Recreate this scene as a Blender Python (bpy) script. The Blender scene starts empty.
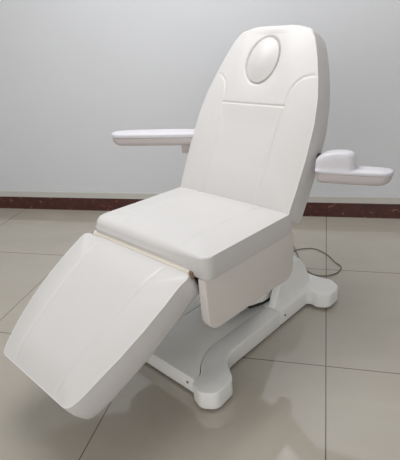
import bpy, bmesh, math
import numpy as np
from mathutils import Vector, Matrix

scene = bpy.context.scene
col = scene.collection
R_ = math.radians

# ------------------------------------------------------------------ materials
def new_mat(name):
    m = bpy.data.materials.new(name); m.use_nodes = True
    nt = m.node_tree
    return m, nt, nt.nodes['Principled BSDF']

def simple_mat(name, colr, rough=.5, noise=0., nscale=40, bump=0., bscale=400, coat=0., spec=.5):
    m, nt, b = new_mat(name)
    b.inputs['Base Color'].default_value = (*colr, 1)
    b.inputs['Roughness'].default_value = rough
    b.inputs['Specular IOR Level'].default_value = spec
    if coat: b.inputs['Coat Weight'].default_value = coat; b.inputs['Coat Roughness'].default_value = .15
    tc = nt.nodes.new('ShaderNodeTexCoord')
    if noise:
        n = nt.nodes.new('ShaderNodeTexNoise'); n.inputs['Scale'].default_value = nscale; n.inputs['Detail'].default_value = 4
        nt.links.new(tc.outputs['Object'], n.inputs['Vector'])
        mx = nt.nodes.new('ShaderNodeMix'); mx.data_type = 'RGBA'
        mx.inputs[6].default_value = (*[c*(1-noise) for c in colr], 1)
        mx.inputs[7].default_value = (*[min(1, c*(1+noise)) for c in colr], 1)
        nt.links.new(n.outputs['Fac'], mx.inputs[0]); nt.links.new(mx.outputs[2], b.inputs['Base Color'])
    if bump:
        n2 = nt.nodes.new('ShaderNodeTexNoise'); n2.inputs['Scale'].default_value = bscale; n2.inputs['Detail'].default_value = 3
        nt.links.new(tc.outputs['Object'], n2.inputs['Vector'])
        bp = nt.nodes.new('ShaderNodeBump'); bp.inputs['Strength'].default_value = bump; bp.inputs['Distance'].default_value = .002
        nt.links.new(n2.outputs['Fac'], bp.inputs['Height']); nt.links.new(bp.outputs['Normal'], b.inputs['Normal'])
    return m

LEATHER = simple_mat('white_leather', (.645, .628, .615), .42, .015, 9, .12, 260)
STITCH = simple_mat('white_piping', (.70, .69, .68), .5)
SKIRT = simple_mat('cream_shell', (.70, .66, .63), .42, .01, 12)
STRIP = simple_mat('cream_hinge_strip', (.80, .75, .66), .5)
HINGE = simple_mat('brown_hinge', (.22, .15, .09), .5)
PLASTIC = simple_mat('white_plastic', (.87, .87, .85), .32, .01, 20)
DECK = simple_mat('grey_plastic', (.92, .92, .89), .36, .01, 20)
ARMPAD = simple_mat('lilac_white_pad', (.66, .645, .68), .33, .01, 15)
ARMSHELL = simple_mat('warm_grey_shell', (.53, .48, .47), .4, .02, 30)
RUBBER = simple_mat('black_rubber', (.015, .015, .015), .7)
METAL = simple_mat('dark_steel', (.16, .16, .165), .45)
CORD = simple_mat('cord_plastic', (.16, .14, .11), .5)

def wall_mat():
    m, nt, b = new_mat('painted_wall')
    tc = nt.nodes.new('ShaderNodeTexCoord')
    n = nt.nodes.new('ShaderNodeTexNoise'); n.inputs['Scale'].default_value = .9; n.inputs['Detail'].default_value = 3
    nt.links.new(tc.outputs['Object'], n.inputs['Vector'])
    cr = nt.nodes.new('ShaderNodeValToRGB')
    cr.color_ramp.elements[0].position = .3; cr.color_ramp.elements[0].color = (.65, .66, .68, 1)
    cr.color_ramp.elements[1].position = .7; cr.color_ramp.elements[1].color = (.68, .69, .712, 1)
    nt.links.new(n.outputs['Fac'], cr.inputs[0]); nt.links.new(cr.outputs[0], b.inputs['Base Color'])
    b.inputs['Roughness'].default_value = .75; b.inputs['Specular IOR Level'].default_value = .25
    n2 = nt.nodes.new('ShaderNodeTexNoise'); n2.inputs['Scale'].default_value = 90; n2.inputs['Detail'].default_value = 5
    nt.links.new(tc.outputs['Object'], n2.inputs['Vector'])
    bp = nt.nodes.new('ShaderNodeBump'); bp.inputs['Strength'].default_value = .12; bp.inputs['Distance'].default_value = .003
    nt.links.new(n2.outputs['Fac'], bp.inputs['Height']); nt.links.new(bp.outputs['Normal'], b.inputs['Normal'])
    return m

TILE = .8; X1 = .0459; Y1 = 1.5451          # joint lines of the floor tiles
def math_node(nt, op, a=None, b=None):
    n = nt.nodes.new('ShaderNodeMath'); n.operation = op
    for i, v in enumerate((a, b)):
        if v is None: continue
        if isinstance(v, (int, float)): n.inputs[i].default_value = v
        else: nt.links.new(v, n.inputs[i])
    return n.outputs[0]

def joint_mask(nt, coord, off, half):
    u = math_node(nt, 'SUBTRACT', coord, off)
    u = math_node(nt, 'DIVIDE', u, TILE)
    fr = math_node(nt, 'FRACT', math_node(nt, 'ADD', u, 100.5))
    d = math_node(nt, 'ABSOLUTE', math_node(nt, 'SUBTRACT', fr, .5))
    return math_node(nt, 'LESS_THAN', d, half/TILE)

def floor_mat():
    m, nt, b = new_mat('polished_floor_tile')
    tc = nt.nodes.new('ShaderNodeTexCoord')
    sp = nt.nodes.new('ShaderNodeSeparateXYZ'); nt.links.new(tc.outputs['Object'], sp.inputs[0])
    j = math_node(nt, 'MAXIMUM', joint_mask(nt, sp.outputs[0], X1, .0022), joint_mask(nt, sp.outputs[1], Y1, .0022))
    mp = nt.nodes.new('ShaderNodeMapping'); mp.inputs['Scale'].default_value = (1.2, 3.2, 1); mp.inputs['Rotation'].default_value = (0, 0, .5)
    nt.links.new(tc.outputs['Object'], mp.inputs[0])
    n = nt.nodes.new('ShaderNodeTexNoise'); n.inputs['Scale'].default_value = 1.6; n.inputs['Detail'].default_value = 6; n.inputs['Distortion'].default_value = .6
    nt.links.new(mp.outputs[0], n.inputs['Vector'])
    cr = nt.nodes.new('ShaderNodeValToRGB')
    cr.color_ramp.elements[0].position = .3; cr.color_ramp.elements[0].color = (.42, .385, .325, 1)
    cr.color_ramp.elements[1].position = .72; cr.color_ramp.elements[1].color = (.455, .422, .36, 1)
    nt.links.new(n.outputs['Fac'], cr.inputs[0])
    mx = nt.nodes.new('ShaderNodeMix'); mx.data_type = 'RGBA'
    nt.links.new(j, mx.inputs[0]); nt.links.new(cr.outputs[0], mx.inputs[6]); mx.inputs[7].default_value = (.14, .12, .095, 1)
    nt.links.new(mx.outputs[2], b.inputs['Base Color'])
    b.inputs['Roughness'].default_value = .07
    b.inputs['IOR'].default_value = 1.9
    return m

def baseboard_mat():
    m, nt, b = new_mat('red_brown_marble')
    tc = nt.nodes.new('ShaderNodeTexCoord')
    sp = nt.nodes.new('ShaderNodeSeparateXYZ'); nt.links.new(tc.outputs['Object'], sp.inputs[0])
    n = nt.nodes.new('ShaderNodeTexNoise'); n.inputs['Scale'].default_value = 20; n.inputs['Detail'].default_value = 8; n.inputs['Distortion'].default_value = 1.2
    nt.links.new(tc.outputs['Object'], n.inputs['Vector'])
    cr = nt.nodes.new('ShaderNodeValToRGB')
    e = cr.color_ramp.elements
    e[0].position = .3; e[0].color = (.040, .013, .010, 1)
    e[1].position = .62; e[1].color = (.085, .020, .014, 1)
    x = e.new(.70); x.color = (.24, .12, .09, 1)
    nt.links.new(n.outputs['Fac'], cr.inputs[0])
    j = joint_mask(nt, sp.outputs[0], X1, .0018)
    mx = nt.nodes.new('ShaderNodeMix'); mx.data_type = 'RGBA'
    nt.links.new(j, mx.inputs[0]); nt.links.new(cr.outputs[0], mx.inputs[6]); mx.inputs[7].default_value = (.03, .012, .01, 1)
    nt.links.new(mx.outputs[2], b.inputs['Base Color'])
    b.inputs['Roughness'].default_value = .3
    return m

WALL = wall_mat(); FLOOR = floor_mat(); BASEB = baseboard_mat()
CAP = simple_mat('cream_cap_tile', (.56, .55, .51), .4, .03, 6)
CEIL = simple_mat('ceiling_paint', (.8, .8, .8), .8)

# ------------------------------------------------------------------ mesh helpers
def link_mesh(name, verts, faces, m, parent=None, smooth=True, sharp=None):
    me = bpy.data.meshes.new(name)
    me.from_pydata([tuple(map(float, v)) for v in verts], [], [tuple(map(int, f)) for f in faces])
    bm = bmesh.new(); bm.from_mesh(me)
    bmesh.ops.recalc_face_normals(bm, faces=bm.faces); bm.to_mesh(me); bm.free()
    if smooth:
        for p in me.polygons: p.use_smooth = True
    if sharp is not None: me.set_sharp_from_angle(angle=R_(sharp))
    me.materials.append(m)
    o = bpy.data.objects.new(name, me); col.objects.link(o)
    if parent: o.parent = parent
    return o

def from_bm(name, bm, m, parent=None, sharp=35):
    bmesh.ops.recalc_face_normals(bm, faces=bm.faces)
    me = bpy.data.meshes.new(name); bm.to_mesh(me); bm.free()
    for p in me.polygons: p.use_smooth = True
    me.set_sharp_from_angle(angle=R_(sharp))
    me.materials.append(m)
    o = bpy.data.objects.new(name, me); col.objects.link(o)
    if parent: o.parent = parent
    return o

def L(B, a, z): return Vector((B, -a, z))     # chair coordinates: B across, a towards the foot end, z up

def resample(pts, n, closed=True):
    pts = np.array(pts, float)
    if closed: pts = np.vstack([pts, pts[:1]])
    seg = np.linalg.norm(np.diff(pts, axis=0), axis=1); s = np.concatenate([[0], np.cumsum(seg)])
    q = np.linspace(0, s[-1], n + (0 if closed else 1), endpoint=not closed)
    return np.stack([np.interp(q, s, pts[:, k]) for k in range(pts.shape[1])], 1)

def smooth_closed(pts, it=2):
    """corner cutting (Chaikin)"""
    p = np.array(pts, float)
    for _ in range(it):
        q = np.roll(p, -1, 0)
        p = np.stack([.75*p+.25*q, .25*p+.75*q], 1).reshape(-1, p.shape[1])
    return p

def round_poly(corners, n=10):
    """corners: (x, y, r) -> polygon with arc-rounded corners"""
    out = []; N = len(corners)
    for i in range(N):
        p0 = np.array(corners[i-1][:2]); p1 = np.array(corners[i][:2]); p2 = np.array(corners[(i+1) % N][:2]); r = corners[i][2]
        if r <= 0: out.append(p1); continue
        d0 = (p0-p1)/np.linalg.norm(p0-p1); d1 = (p2-p1)/np.linalg.norm(p2-p1)
        ang = math.acos(max(-1, min(1, d0 @ d1)))
        t = r/math.tan(ang/2)
        t = min(t, .49*np.linalg.norm(p0-p1), .49*np.linalg.norm(p2-p1)); r = t*math.tan(ang/2)
        bis = (d0+d1)/np.linalg.norm(d0+d1); c = p1 + bis*(r/math.sin(ang/2))
        a = p1+d0*t-c; b = p1+d1*t-c
        A0 = math.atan2(a[1], a[0]); A1 = math.atan2(b[1], b[0]); d = (A1-A0+math.pi) % (2*math.pi)-math.pi
        for k in range(n+1):
            th = A0+d*k/n; out.append(c+r*np.array([math.cos(th), math.sin(th)]))
    return np.array(out)

def ccw(p):
    a = np.sum(p[:, 0]*np.roll(p[:, 1], -1)-np.roll(p[:, 0], -1)*p[:, 1])
    return p if a > 0 else p[::-1].copy()

def poly_dist(x, y, line):
    line = np.array(line, float); d = np.full(x.shape, 1e9)
    for p, q in zip(line[:-1], line[1:]):
        v = q-p; t = np.clip(((x-p[0])*v[0]+(y-p[1])*v[1])/(v @ v+1e-12), 0, 1)
        d = np.minimum(d, np.hypot(x-p[0]-t*v[0], y-p[1]-t*v[1]))
    return d

def pad(name, outline, T, m, parent, frame, N=420, r_top=.012, r_bot=.012, crown=.02, cw=.10, skel=(0, 0, 0, 0),
        grooves=(), extra=None, rings=90, warp=None, side_bulge=0., deepen=None, flat=.42):
    """upholstered block. outline: (x, s) polygon; the top seam lies at t=0 and the underside at t=-T.
    frame(x, s, t) -> chair coordinates.  r_top may be a function of the outline points."""
    P = resample(ccw(np.array(outline)), N)
    tg = np.roll(P, -1, 0)-np.roll(P, 1, 0); tg /= np.linalg.norm(tg, axis=1)[:, None]
    nrm = np.stack([tg[:, 1], -tg[:, 0]], 1)                       # outward
    k = np.array([.25, .5, .25])
    for _ in range(4): nrm = (np.roll(nrm, 1, 0)+2*nrm+np.roll(nrm, -1, 0))/4
    nrm /= np.linalg.norm(nrm, axis=1)[:, None]
    rt = (r_top(P) if callable(r_top) else np.full(N, r_top)); rb = (r_bot(P) if callable(r_bot) else np.full(N, r_bot))
    S = np.tile([[(skel[0]+skel[1])/2, (skel[2]+skel[3])/2]], (N, 1))
    layers = []; inset0 = []
    def add(xy, t): layers.append(np.column_stack([xy, t]))
    # underside
    for f in (.999, .66, .33): add(P-nrm*rb[:, None]+(S-P+nrm*rb[:, None])*f, np.full(N, -T))
    for ph in np.linspace(0, math.pi/2, 5):
        add(P-nrm*(rb*(1-math.sin(ph)))[:, None], -T+rb*(1-math.cos(ph)))
    for f in (.25, .5, .75):
        add(P+nrm*side_bulge*math.sin(math.pi*f), (-T+rb)*(1-f)+(-rt)*f)
    for ph in np.linspace(0, math.pi/2, 7):
        add(P-nrm*(rt*(1-math.cos(ph)))[:, None], -rt*(1-math.sin(ph)))
    Q = P-nrm*rt[:, None]
    base_top = len(layers)
    fs = np.concatenate([np.linspace(0, .25, rings//3+1)[1:], np.linspace(.25, 1, rings-rings//3+1)[1:]])
    # height field relative to the edge of the top face
    Qc = np.vstack([Q, Q[:1]])
    for f in fs:
        xy = Q+(S-Q)*f
        d = poly_dist(xy[:, 0], xy[:, 1], Qc[::4] if len(Qc) > 300 else Qc)
        u = np.full(N, min(1, f/flat)); t = crown*np.sin(u*math.pi/2)
        for ln, sig, dep in grooves:
            g = poly_dist(xy[:, 0], xy[:, 1], ln); t = t-dep*np.exp(-(g/sig)**2)*np.clip(d/.012, 0, 1)
        if extra is not None: t = t+extra(xy[:, 0], xy[:, 1])*np.clip(d/.02, 0, 1)
        add(xy, t)
    V = np.vstack(layers)
    if deepen is not None: V[:, 2] = np.where(V[:, 2] < 0, V[:, 2]*deepen(V[:, 0], V[:, 1]), V[:, 2])
    if warp is not None: V[:, 2] += warp(V[:, 0], V[:, 1])
    pts = [frame(*v) for v in V]
    F = []
    for i in range(len(layers)-1):
        a = i*N; b = a+N
        for j in range(N):
            j2 = (j+1) % N; F.append((a+j, a+j2, b+j2, b+j))
    o = link_mesh(name, pts, F, m, parent)
    bm = bmesh.new(); bm.from_mesh(o.data)
    bmesh.ops.remove_doubles(bm, verts=bm.verts, dist=.0004)
    bmesh.ops.dissolve_degenerate(bm, edges=bm.edges, dist=1e-5)
    bmesh.ops.recalc_face_normals(bm, faces=bm.faces); bm.to_mesh(o.data); bm.free()
    for p in o.data.polygons: p.use_smooth = True
    return o, P, nrm

def tube(name, pts, r, m, parent, closed=False, sides=8):
    pts = [Vector(p) for p in pts]; n = len(pts); V = []; F = []
    ref = Vector((.31, .2, .93))
    for i, p in enumerate(pts):
        a = pts[(i-1) % n] if (closed or i) else pts[0]; b = pts[(i+1) % n] if (closed or i < n-1) else pts[-1]
        t = (b-a).normalized(); u = t.cross(ref).normalized(); w = t.cross(u)
        for k in range(sides):
            q = 2*math.pi*k/sides; V.append(p+(u*math.cos(q)+w*math.sin(q))*r)
    for i in range(n if closed else n-1):
        j = (i+1) % n
        for k in range(sides):
            k2 = (k+1) % sides; F.append((i*sides+k, i*sides+k2, j*sides+k2, j*sides+k))
    if not closed:
        F.append(tuple(range(sides))); F.append(tuple(range((n-1)*sides, n*sides)))
    return link_mesh(name, V, F, m, parent)

def catmull(pts, n=10):
    pts = [Vector(p) for p in pts]; out = []
    for i in range(len(pts)-1):
        p0 = pts[max(i-1, 0)]; p1 = pts[i]; p2 = pts[i+1]; p3 = pts[min(i+2, len(pts)-1)]
        for k in range(n):
            t = k/n
            out.append(.5*((2*p1)+(p2-p0)*t+(2*p0-5*p1+4*p2-p3)*t*t+(3*p1-p0-3*p2+p3)*t**3))
    out.append(pts[-1]); return out

def prism(name, poly, h0, h1, m, parent, frame, bevel=.006, seg=3, taper=None, sharp=35):
    """extrudes polygon (p, q) from h0 to h1; frame(p, q, h) -> chair coordinates"""
    bm = bmesh.new()
    lo = [bm.verts.new(frame(p, q, h0)) for p, q in poly]
    tp = taper if taper is not None else poly
    hi = [bm.verts.new(frame(p, q, h1)) for p, q in tp]
    n = len(poly)
    bm.faces.new(lo[::-1]); top = bm.faces.new(hi)
    for i in range(n): bm.faces.new((lo[i], lo[(i+1) % n], hi[(i+1) % n], hi[i]))
    bmesh.ops.recalc_face_normals(bm, faces=bm.faces)
    if bevel:
        es = [e for e in bm.edges if len(e.link_faces) == 2 and e.calc_face_angle(0) > R_(40)]
        bmesh.ops.bevel(bm, geom=es, offset=bevel, segments=seg, profile=.5, affect='EDGES', clamp_overlap=True)
    return from_bm(name, bm, m, parent, sharp)

def box(name, B0, B1, a0, a1, z0, z1, m, parent, bevel=.004):
    return prism(name, [(B0, a0), (B1, a0), (B1, a1), (B0, a1)], z0, z1, m, parent, lambda p, q, h: L(p, q, h), bevel)

def cyl(name, c, axis, r, h, m, parent, seg=20, bevel=0.):
    axis = Vector(axis).normalized(); ref = Vector((0, 0, 1)) if abs(axis.z) < .9 else Vector((1, 0, 0))
    u = axis.cross(ref).normalized(); w = axis.cross(u)
    poly = [(r*math.cos(2*math.pi*k/seg), r*math.sin(2*math.pi*k/seg)) for k in range(seg)]
    return prism(name, poly, 0, h, m, parent, lambda p, q, t: Vector(c)+u*p+w*q+axis*t, bevel)

# ------------------------------------------------------------------ room
def quad_struct(name, x0, x1, y0, y1, z0, z1, m):
    v = [(x, y, z) for x in (x0, x1) for y in (y0, y1) for z in (z0, z1)]
    f = [(0, 1, 3, 2), (4, 6, 7, 5), (0, 4, 5, 1), (2, 3, 7, 6), (0, 2, 6, 4), (1, 5, 7, 3)]
    o = link_mesh(name, v, f, m, None, smooth=False); o['kind'] = 'structure'; return o

YW = 3.1078; XL, XR, YN, H = -3.6, 3.0, -2.6, 2.8
quad_struct('floor', XL-.1, XR+.1, YN, YW+.1, -.1, 0, FLOOR)
quad_struct('wall_back', XL-.1, XR+.1, YW, YW+.12, 0, H, WALL)
quad_struct('wall_left', XL-.1, XL, YN, YW, 0, H, WALL)
quad_struct('wall_right', XR, XR+.1, YN, YW, 0, H, WALL)
quad_struct('ceiling', XL-.1, XR+.1, YN, YW+.1, H, H+.1, CEIL)
quad_struct('baseboard_back', XL, XR, YW-.012, YW, 0, .104, BASEB)
quad_struct('trim_1', XL, XR, YW-.010, YW, .104, .150, CAP)
quad_struct('baseboard_left', XL, XL+.012, YN, YW-.012, 0, .104, BASEB)
quad_struct('trim_2', XL, XL+.010, YN, YW-.012, .104, .150, CAP)
quad_struct('baseboard_right', XR-.012, XR, YN, YW-.012, 0, .104, BASEB)
quad_struct('trim_3', XR-.010, XR, YN, YW-.012, .104, .150, CAP)

# ------------------------------------------------------------------ the chair
TH = .5164
chair = bpy.data.objects.new('treatment_chair', None); col.objects.link(chair)
chair.location = (-.506, 1.585, 0); chair.rotation_euler = (0, 0, -TH)
chair['label'] = 'white leather reclining beauty treatment chair with swung-out armrests and lowered footrest on polished tile floor'
chair['category'] = 'chair'

# ---- seat
seat_c = (-.04, .62)
def seat_frame(x, s, t):
    a = .215-s; z = .612+(a+.29)*.030+t
    return L(x, a, z)
seat_out = round_poly([(-.316, 0, .035), (.310, 0, .035), (.302, .505, .02), (-.302, .505, .02)])
def seat_r(P):
    f = np.clip(1-P[:, 1]/.06, 0, 1)*np.clip((.325-P[:, 0])/.22, 0, 1); lf = np.clip((-.29-P[:, 0])/.02, 0, 1)
    return .005+.031*f+.010*lf*(1-f)
def seat_rb(P):
    return .012+.026*np.clip(1-P[:, 1]/.03, 0, 1)*np.clip((.325-P[:, 0])/.22, 0, 1)
gx = .172
seat, SP, SN = pad('seat', seat_out, .090, LEATHER, chair, seat_frame, r_top=seat_r, r_bot=seat_rb, crown=.011, cw=.09, skel=(-.17, .17, .17, .33),
    grooves=[([(-gx, -.02), (-gx, .52)], .0042, .0030), ([(gx, -.02), (gx, .52)], .0042, .0030)], side_bulge=.004)
def bead(P, N_, rf, frame, warp=None):
    """centre line of the piping, sitting on the rounded edge of a pad"""
    r = rf(P); pts = []
    for p, n, q in zip(P, N_, r):
        k = .29*q+.0002; x, y = p-n*k
        pts.append(frame(x, y, -k+(float(warp(x, y)) if warp else 0)))
    return pts
def ordered(P, N_, keep):
    idx = [i for i in range(len(P)) if keep(P[i])]
    # rotate so that the run is contiguous
    for k in range(len(idx)):
        if idx[k]-idx[k-1] != 1 and k > 0 and idx[k]-idx[k-1] > 1: idx = idx[k:]+idx[:k]; break
    return P[idx], N_[idx]
for sgn in (1, -1):
    P_, N_ = ordered(SP, SN, lambda p: p[0]*sgn > .285 and .03 < p[1] < .485)
    tube('piping', bead(P_, N_, seat_r, seat_frame), .0021, STITCH, seat)

# shell under the cushion: one skirt plate each side plus the frame that carries them
skirt_poly = round_poly([(.212, .541, .004), (-.294, .531, .004), (-.303, .44, .1), (-.296, .322, .05), (-.14, .330, .2), (.02, .331, .2), (.208, .336, .055), (.212, .483, .05)], 8)
for sgn in (1, -1):
    prism('side_skirt', skirt_poly, .264*sgn, .300*sgn, SKIRT, chair, lambda p, q, h: L(h, p, q), .007, 3)
box('seat_frame', -.262, .262, -.27, .17, .475, .533, METAL, chair, .006)

# hinge strip between seat and footrest
hs = prism('hinge_strip', [(.204, .566), (.214, .570), (.224, .562), (.224, .540), (.204, .538)], -.312, .235, STRIP, chair, lambda p, q, h: L(h, p, q), .002, 2)
box('hinge_end', .235, .250, .205, .223, .540, .564, HINGE, hs, .002)

# ---- footrest
FA = R_(30.5); fd = np.array([math.cos(FA), -math.sin(FA)]); fn = np.array([math.sin(FA), math.cos(FA)]); FO = np.array([.221, .561])
def foot_frame(x, s, t):
    p = FO+fd*s+fn*t
    return L(x-.052, p[0], p[1])
fw = [(.312, .0), (.315, .06), (.315, .14), (.308, .24), (.294, .34), (.271, .44), (.243, .52), (.222, .55)]
fo = [(.318, .0, .035)]+[(x, s, .2) for x, s in fw[1:-1]]+[(.216, .556, .10)]
fr_ = [(x-.022*min(1, .55+s/.12)*min(1, (.64-s)/.2), s, r) for x, s, r in fo]     # the right edge runs slightly further in
foot_out = round_poly(fr_+[(-x, s, r) for x, s, r in fo[::-1]], 8)
def foot_r(P):
    lf = np.clip((-P[:, 0]-.2)/.05, 0, 1); tp = np.clip(1-P[:, 1]/.05, 0, 1)
    return .005+.013*lf+.008*tp
def foot_rb(P): return .026+.014*np.clip((P[:, 1]-.46)/.1, 0, 1)
fgx = lambda s: .185-.055*max(0, s)/.57
fl = [(fgx(s), s) for s in np.linspace(-.01, .59, 12)]
fwarp = lambda x, s: .010*np.sin(np.pi*np.clip(s/.57, 0, 1))
foot, FP, FN = pad('footrest', foot_out, .110, LEATHER, chair, foot_frame, r_top=foot_r, r_bot=foot_rb, crown=.022, cw=.10, skel=(0, 0, .29, .29),
    grooves=[(fl, .0050, .0030), ([(-x, s) for x, s in fl], .0050, .0030)], warp=fwarp, side_bulge=.004, deepen=lambda x, s: 1+.24*np.clip(s/.57, 0, 1)**1.2)
P_, N_ = ordered(FP, FN, lambda p: not (p[1] < .008))
tube('piping', bead(P_, N_, foot_r, foot_frame, fwarp), .0021, STITCH, foot)

# ---- backrest
BA = R_(62); bd = np.array([-math.cos(BA), math.sin(BA)]); bn = np.array([math.sin(BA), math.cos(BA)]); BO = np.array([-.265, .62])
def back_frame(x, s, t):
    p = BO+bd*s+bn*t
    return L(x, p[0], p[1])
bw = [(.300, -.035, .012), (.306, .08, .2), (.309, .20, .2), (.304, .34, .2), (.289, .44, .2), (.266, .52, .2), (.238, .60, .2), (.208, .67, .15), (.178, .722, .05), (.10, .743, .2)]
back_out = round_poly(bw+[(-x, s, r) for x, s, r in bw[::-1]], 6)
lx = lambda s: .147+.013*max(0, min(1, s/.4))
inner = [(-lx(-.05), -.05), (-lx(0), 0), (-lx(.4), .40), (lx(.4), .40), (lx(0), 0), (lx(-.05), -.05)]
shoulder = [(.160, .40), (.162, .435), (.170, .470), (.185, .498), (.206, .518), (.232, .529), (.268, .533)]
OC = (-.012, .589); OA, OB = .077, .099
def head_dip(x, s):
    e = np.sqrt(((x-OC[0])/OA)**2+((s-OC[1])/OB)**2)
    sm = lambda v: np.clip(v, 0, 1)**2*(3-2*np.clip(v, 0, 1))
    panel = sm((.155-np.abs(x))/.03)*sm((.405-s)/.10)
    return -.012*np.exp(-(np.clip(e-.98, 0, 9)/.075)**2)-.005*np.exp(-(np.clip(e-.98, 0, 9)/.45)**2)-.005*panel
def back_r(P): return .005+.016*np.clip((P[:, 1]-.68)/.05, 0, 1)+.008*np.clip((-P[:, 0]-.15)/.05, 0, 1)
back, BP, BN = pad('backrest', back_out, .116, LEATHER, chair, back_frame, r_top=back_r, r_bot=.014, crown=.017, cw=.09, skel=(-.13, .13, .16, .56),
    grooves=[(inner, .0038, .0034), (shoulder, .0038, .0030), ([(-x, s) for x, s in shoulder], .0038, .0030)], extra=head_dip, rings=120, N=520, side_bulge=.003)
P_, N_ = ordered(BP, BN, lambda p: p[0] > .14 and -.03 < p[1] < .69)
tube('piping', bead(P_, N_, back_r, back_frame), .0021, STITCH, back)
# removable oval cushion in the face opening
th_ = np.linspace(0, 2*math.pi, 80, endpoint=False)
oval = np.stack([OC[0]+.96*OA*np.cos(th_)+.004*np.sin(th_), OC[1]+.97*OB*np.sin(th_)], 1)
pad('face_cushion', oval, .020, LEATHER, back, lambda x, s, t: back_frame(x, s, t+.010), N=120, r_top=.004, r_bot=.004, crown=.018, flat=.95,
    skel=(OC[0], OC[0], OC[1]-.03, OC[1]+.03), rings=24)
# metal support behind the backrest
prism('back_support', [(-.22, .02), (.22, .02), (.20, .50), (-.20, .50)], -.135, -.112, METAL, chair, lambda p, q, h: back_frame(p, q, h), .004, 2)

# ---- armrests
def armrest(sgn, P0, P1, z, half, tp, label, hump):
    d2 = np.array(P1)-np.array(P0); ln = np.linalg.norm(d2); d2 = d2/ln; n2 = np.array([-d2[1], d2[0]])
    def fr(x, s, t):                       # x across, s along, t up
        p = np.array(P0)+d2*s+n2*x
        return L(p[0], p[1], z+t)
    e = bpy.data.objects.new('armrest', None); col.objects.link(e); e.parent = chair; e['label'] = label
    out = round_poly([(-half*.92, .002, .03), (half*.92, .002, .03), (half*1.02, .12, .2), (half, ln*.75, .3), (half*.86, ln, .042), (-half*.86, ln, .042), (-half, ln*.75, .3), (-half*1.02, .12, .2)], 8)
    c = out.mean(0)
    low = c+(out-c)*np.array([.97, .985])
    pad('arm_pad', out, tp, ARMPAD, e, fr, N=200, r_top=tp*.45, r_bot=.003, crown=.005, cw=.03, skel=(0, 0, ln/2, ln/2), rings=16)
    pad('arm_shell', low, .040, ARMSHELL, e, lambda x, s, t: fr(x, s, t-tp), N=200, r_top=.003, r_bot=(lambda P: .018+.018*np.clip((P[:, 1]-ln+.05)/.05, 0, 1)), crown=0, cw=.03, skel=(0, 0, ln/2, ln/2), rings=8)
    if hump:                               # rounded cover over the pivot
        hl = .150; h = .066
        ho = round_poly([(-half*.88, -.004, .03), (half*.88, -.004, .03), (half*.86, hl, .03), (-half*.86, hl, .03)], 8)
        V = []; F = []; hp = resample(ccw(ho), 72); cen = hp.mean(0)
        prof = [(1.14, -.004), (1.06, .002), (1.01, .009), (.985, .02), (.97, .04), (.945, .058), (.90, .072), (.82, .081), (.7, .086), (.45, .088), (.02, .088)]
        for f, t in prof:
            for q in hp:
                wv = cen+(q-cen)*f
                k = max(0, (.085-wv[1])/.085)
                V.append(fr(wv[0], max(.004, wv[1]), t*(h/.088)*(1-.42*k*k) if t > 0 else t))
        n = 72
        for i in range(len(prof)-1):
            for j in range(n): F.append((i*n+j, i*n+(j+1) % n, (i+1)*n+(j+1) % n, (i+1)*n+j))
        F.append(tuple(range((len(prof)-1)*n, len(prof)*n)))
        link_mesh('pivot_cover', V, F, ARMPAD, e)
    return e
er = armrest(1, (.338, -.384), (.597, -.482), .774, .040, .013, 'right armrest with a raised rounded pivot cover, swung straight out to the side', True)
el = armrest(-1, (-.300, -.425), (-.690, -.205), .842, .050, .020, 'left armrest, swung out and forward', False)
for sgn, e in ((1, er), (-1, el)):
    c0 = back_frame(.285*sgn, .240, -.085)
    cyl('pivot_bolt', c0, (sgn, 0, 0), .015, .040, RUBBER, e, 20, .002)
prism('arm_bracket', round_poly([(-.325, -.43, .01), (-.39, -.40, .01), (-.37, -.36, .01), (-.30, -.39, .01)]), .740, .800, ARMSHELL, el, lambda p, q, h: L(p, q, h), .005, 2)

# ---- base
def half_cover(sgn):
    pts = [(.206, .214, .004), (.216, .240, .018), (.268, .258, .04), (.322, .222, .04), (.316, .125, .045), (.238, .064, .05), (.210, .020, .08), (.210, -.334, 0), (.128, -.334, 0),
           (.124, -.05, .3), (.124, .05, .2), (.160, .135, .2), (.204, .18, .05)]
    p = round_poly([(x*sgn, a, r) for x, a, r in pts], 8)
    return prism('side_cover', p, .010, .086, PLASTIC, base, lambda x, a, h: L(x, a, h), .007, 3)
base = bpy.data.objects.new('base', None); col.objects.link(base); base.parent = chair; base['label'] = 'low grey-white plastic base with four rounded feet'
covers = [half_cover(1), half_cover(-1)]
dk = [(-.214, .218), (.214, .218), (.202, .185), (.158, .135), (.1225, .05), (.122, -.05), (.126, -.345), (-.126, -.345), (-.122, -.05), (-.1225, .05), (-.158, .135), (-.202, .185)]
dk = round_poly([(x, a, r) for (x, a), r in zip(dk, [.002, .002, .05, .2, .2, .3, 0, 0, .3, .2, .2, .05])], 8)
deck = prism('deck_plate', dk, .012, .083, DECK, base, lambda x, a, h: L(x, a, h), .004, 2)
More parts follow.
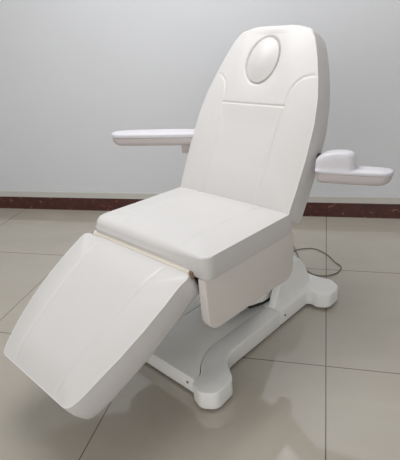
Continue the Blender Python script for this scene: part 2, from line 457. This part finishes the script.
# rear housing: floor section with rear feet, and the raised column cover on it
rp = [(.210, -.336, 0), (.210, -.575, .03), (.262, -.565, .04), (.312, -.590, .045), (.312, -.690, .05), (.250, -.728, .045), (.19, -.715, .03)]
rear = prism('rear_cover', round_poly(rp+[(-x, a, r) for x, a, r in rp[::-1]], 8), .010, .086, PLASTIC, base, lambda x, a, h: L(x, a, h), .007, 3)
tw = round_poly([(-.338, .080, 0), (-.385, .180, .10), (-.455, .268, .03), (-.545, .272, .05), (-.612, .205, .12), (-.662, .080, 0)], 8)
cA = np.array([-.5, .08])
for sgn in (1, -1):
    prism('column_cover', tw, .135*sgn, .172*sgn, PLASTIC, rear, lambda p, q, h: L(h, p, q), .010, 4,
          taper=[tuple(cA+(np.array(p)-cA)*np.array([.97, .97])) for p in tw])
twb = round_poly([(-.40, .080, 0), (-.43, .16, .05), (-.48, .25, .03), (-.54, .265, .05), (-.605, .205, .1), (-.655, .080, 0)], 6)
prism('column_back', twb, -.127, .127, DECK, rear, lambda p, q, h: L(h, p, q), .004, 2)
# pale lift shell rising from the column towards the seat
ls = round_poly([(-.42, .098, .008), (-.33, .106, .06), (-.235, .134, .08), (-.14, .20, .1), (-.02, .34, .1), (-.02, .475, 0), (-.30, .475, 0), (-.45, .25, .05)], 8)
lift = prism('lift_shell', ls, -.118, .118, DECK, base, lambda p, q, h: L(h, p, q), .006, 3)
gk = [(-.42, .099), (-.33, .107), (-.235, .136), (-.14, .203), (-.137, .195), (-.232, .125), (-.33, .096), (-.42, .088)]
prism('lift_gap_shadow', gk, -.121, .121, RUBBER, lift, lambda p, q, h: L(h, p, q), .001, 1)  # added black strip standing in for the shadow gap below the lift shell
# screws, rubber feet
for a, B in ((-.375, .211),):
    for sgn in (1, -1): cyl('screw', L(B*sgn-.001*sgn, a, .050), (sgn, 0, 0), .006, .002, METAL, rear, 12)
for B in (.165, -.165): cyl('screw', L(B, .2175, .050), (0, -1, 0), .006, .002, METAL, deck, 12)
for B in (.262, -.262):
    for a in (.165, -.640): cyl('rubber_foot', L(B, a, 0), (0, 0, 1), .036, .012, RUBBER, base, 24)
# footrest push rod seen under the seat
tube('footrest_rod', [L(-.10, -.05, .46), L(-.10, .30, .455)], .014, METAL, chair)

# ---- power cord on the floor
cp = [(.05, -.700, .030), (.02, -.76, .012), (-.08, -.86, .005), (-.16, -1.0, .005), (-.088, -1.103, .005), (.015, -1.088, .005), (.104, -1.031, .005), (.159, -.999, .005), (.173, -.927, .005), (.138, -.861, .005), (.072, -.839, .005), (-.02, -.885, .0105), (-.12, -.99, .005), (-.22, -1.08, .005), (-.36, -1.10, .005)]
tube('power_cord', catmull([L(*p) for p in cp], 10), .0030, CORD, chair)

# ------------------------------------------------------------------ light
w = bpy.data.worlds.new('daylight'); scene.world = w; w.use_nodes = True
bg = w.node_tree.nodes['Background']; bg.inputs[0].default_value = (1, .98, .955, 1); bg.inputs[1].default_value = 1.3
def area(name, loc, target, sx, sy, power, colr=(1, 1, 1)):
    l = bpy.data.lights.new(name, 'AREA'); l.shape = 'RECTANGLE'; l.size = sx; l.size_y = sy; l.energy = power; l.color = colr
    o = bpy.data.objects.new(name, l); col.objects.link(o); o.location = loc
    o.rotation_euler = (Vector(target)-Vector(loc)).to_track_quat('-Z', 'Y').to_euler()
    return o
area('overhead_light', (-.9, 1.85, 2.78), (-.9, 1.85, 0), 1.4, 1.4, 38, (.975, .985, 1))
area('overhead_light', (.5, 2.5, 2.78), (.5, 2.5, 0), 1.0, .8, 6, (.975, .985, 1))  # added fill with no known fixture, brightens the right wall and floor
area('window_light', (-2.0, -2.4, 1.6), (-.4, 1.6, .7), 2.0, 1.6, 13, (.97, .985, 1))

# ------------------------------------------------------------------ camera
f, pitch, roll, yaw, hc = 464.33, .4237, .0800, .2759, 1.3141
cpi, spi = math.cos(pitch), math.sin(pitch)
fwd = Vector((0, cpi, -spi)); rgt = Vector((1, 0, 0)); dwn = Vector((0, -spi, -cpi))
r2 = math.cos(roll)*rgt+math.sin(roll)*dwn; d2 = -math.sin(roll)*rgt+math.cos(roll)*dwn
Z = Matrix.Rotation(yaw, 3, 'Z'); r2 = Z @ r2; d2 = Z @ d2; fwd = Z @ fwd
cam = bpy.data.cameras.new('camera'); co = bpy.data.objects.new('camera', cam); col.objects.link(co)
cam.sensor_fit = 'HORIZONTAL'; cam.sensor_width = 36; cam.lens = f*36/400; cam.clip_start = .02
mw = Matrix((r2, -d2, -fwd)).transposed().to_4x4(); mw.translation = (0, 0, hc); co.matrix_world = mw
scene.camera = co
scene.view_settings.view_transform = 'Standard'; scene.view_settings.look = 'None'
scene.view_settings.exposure = 0
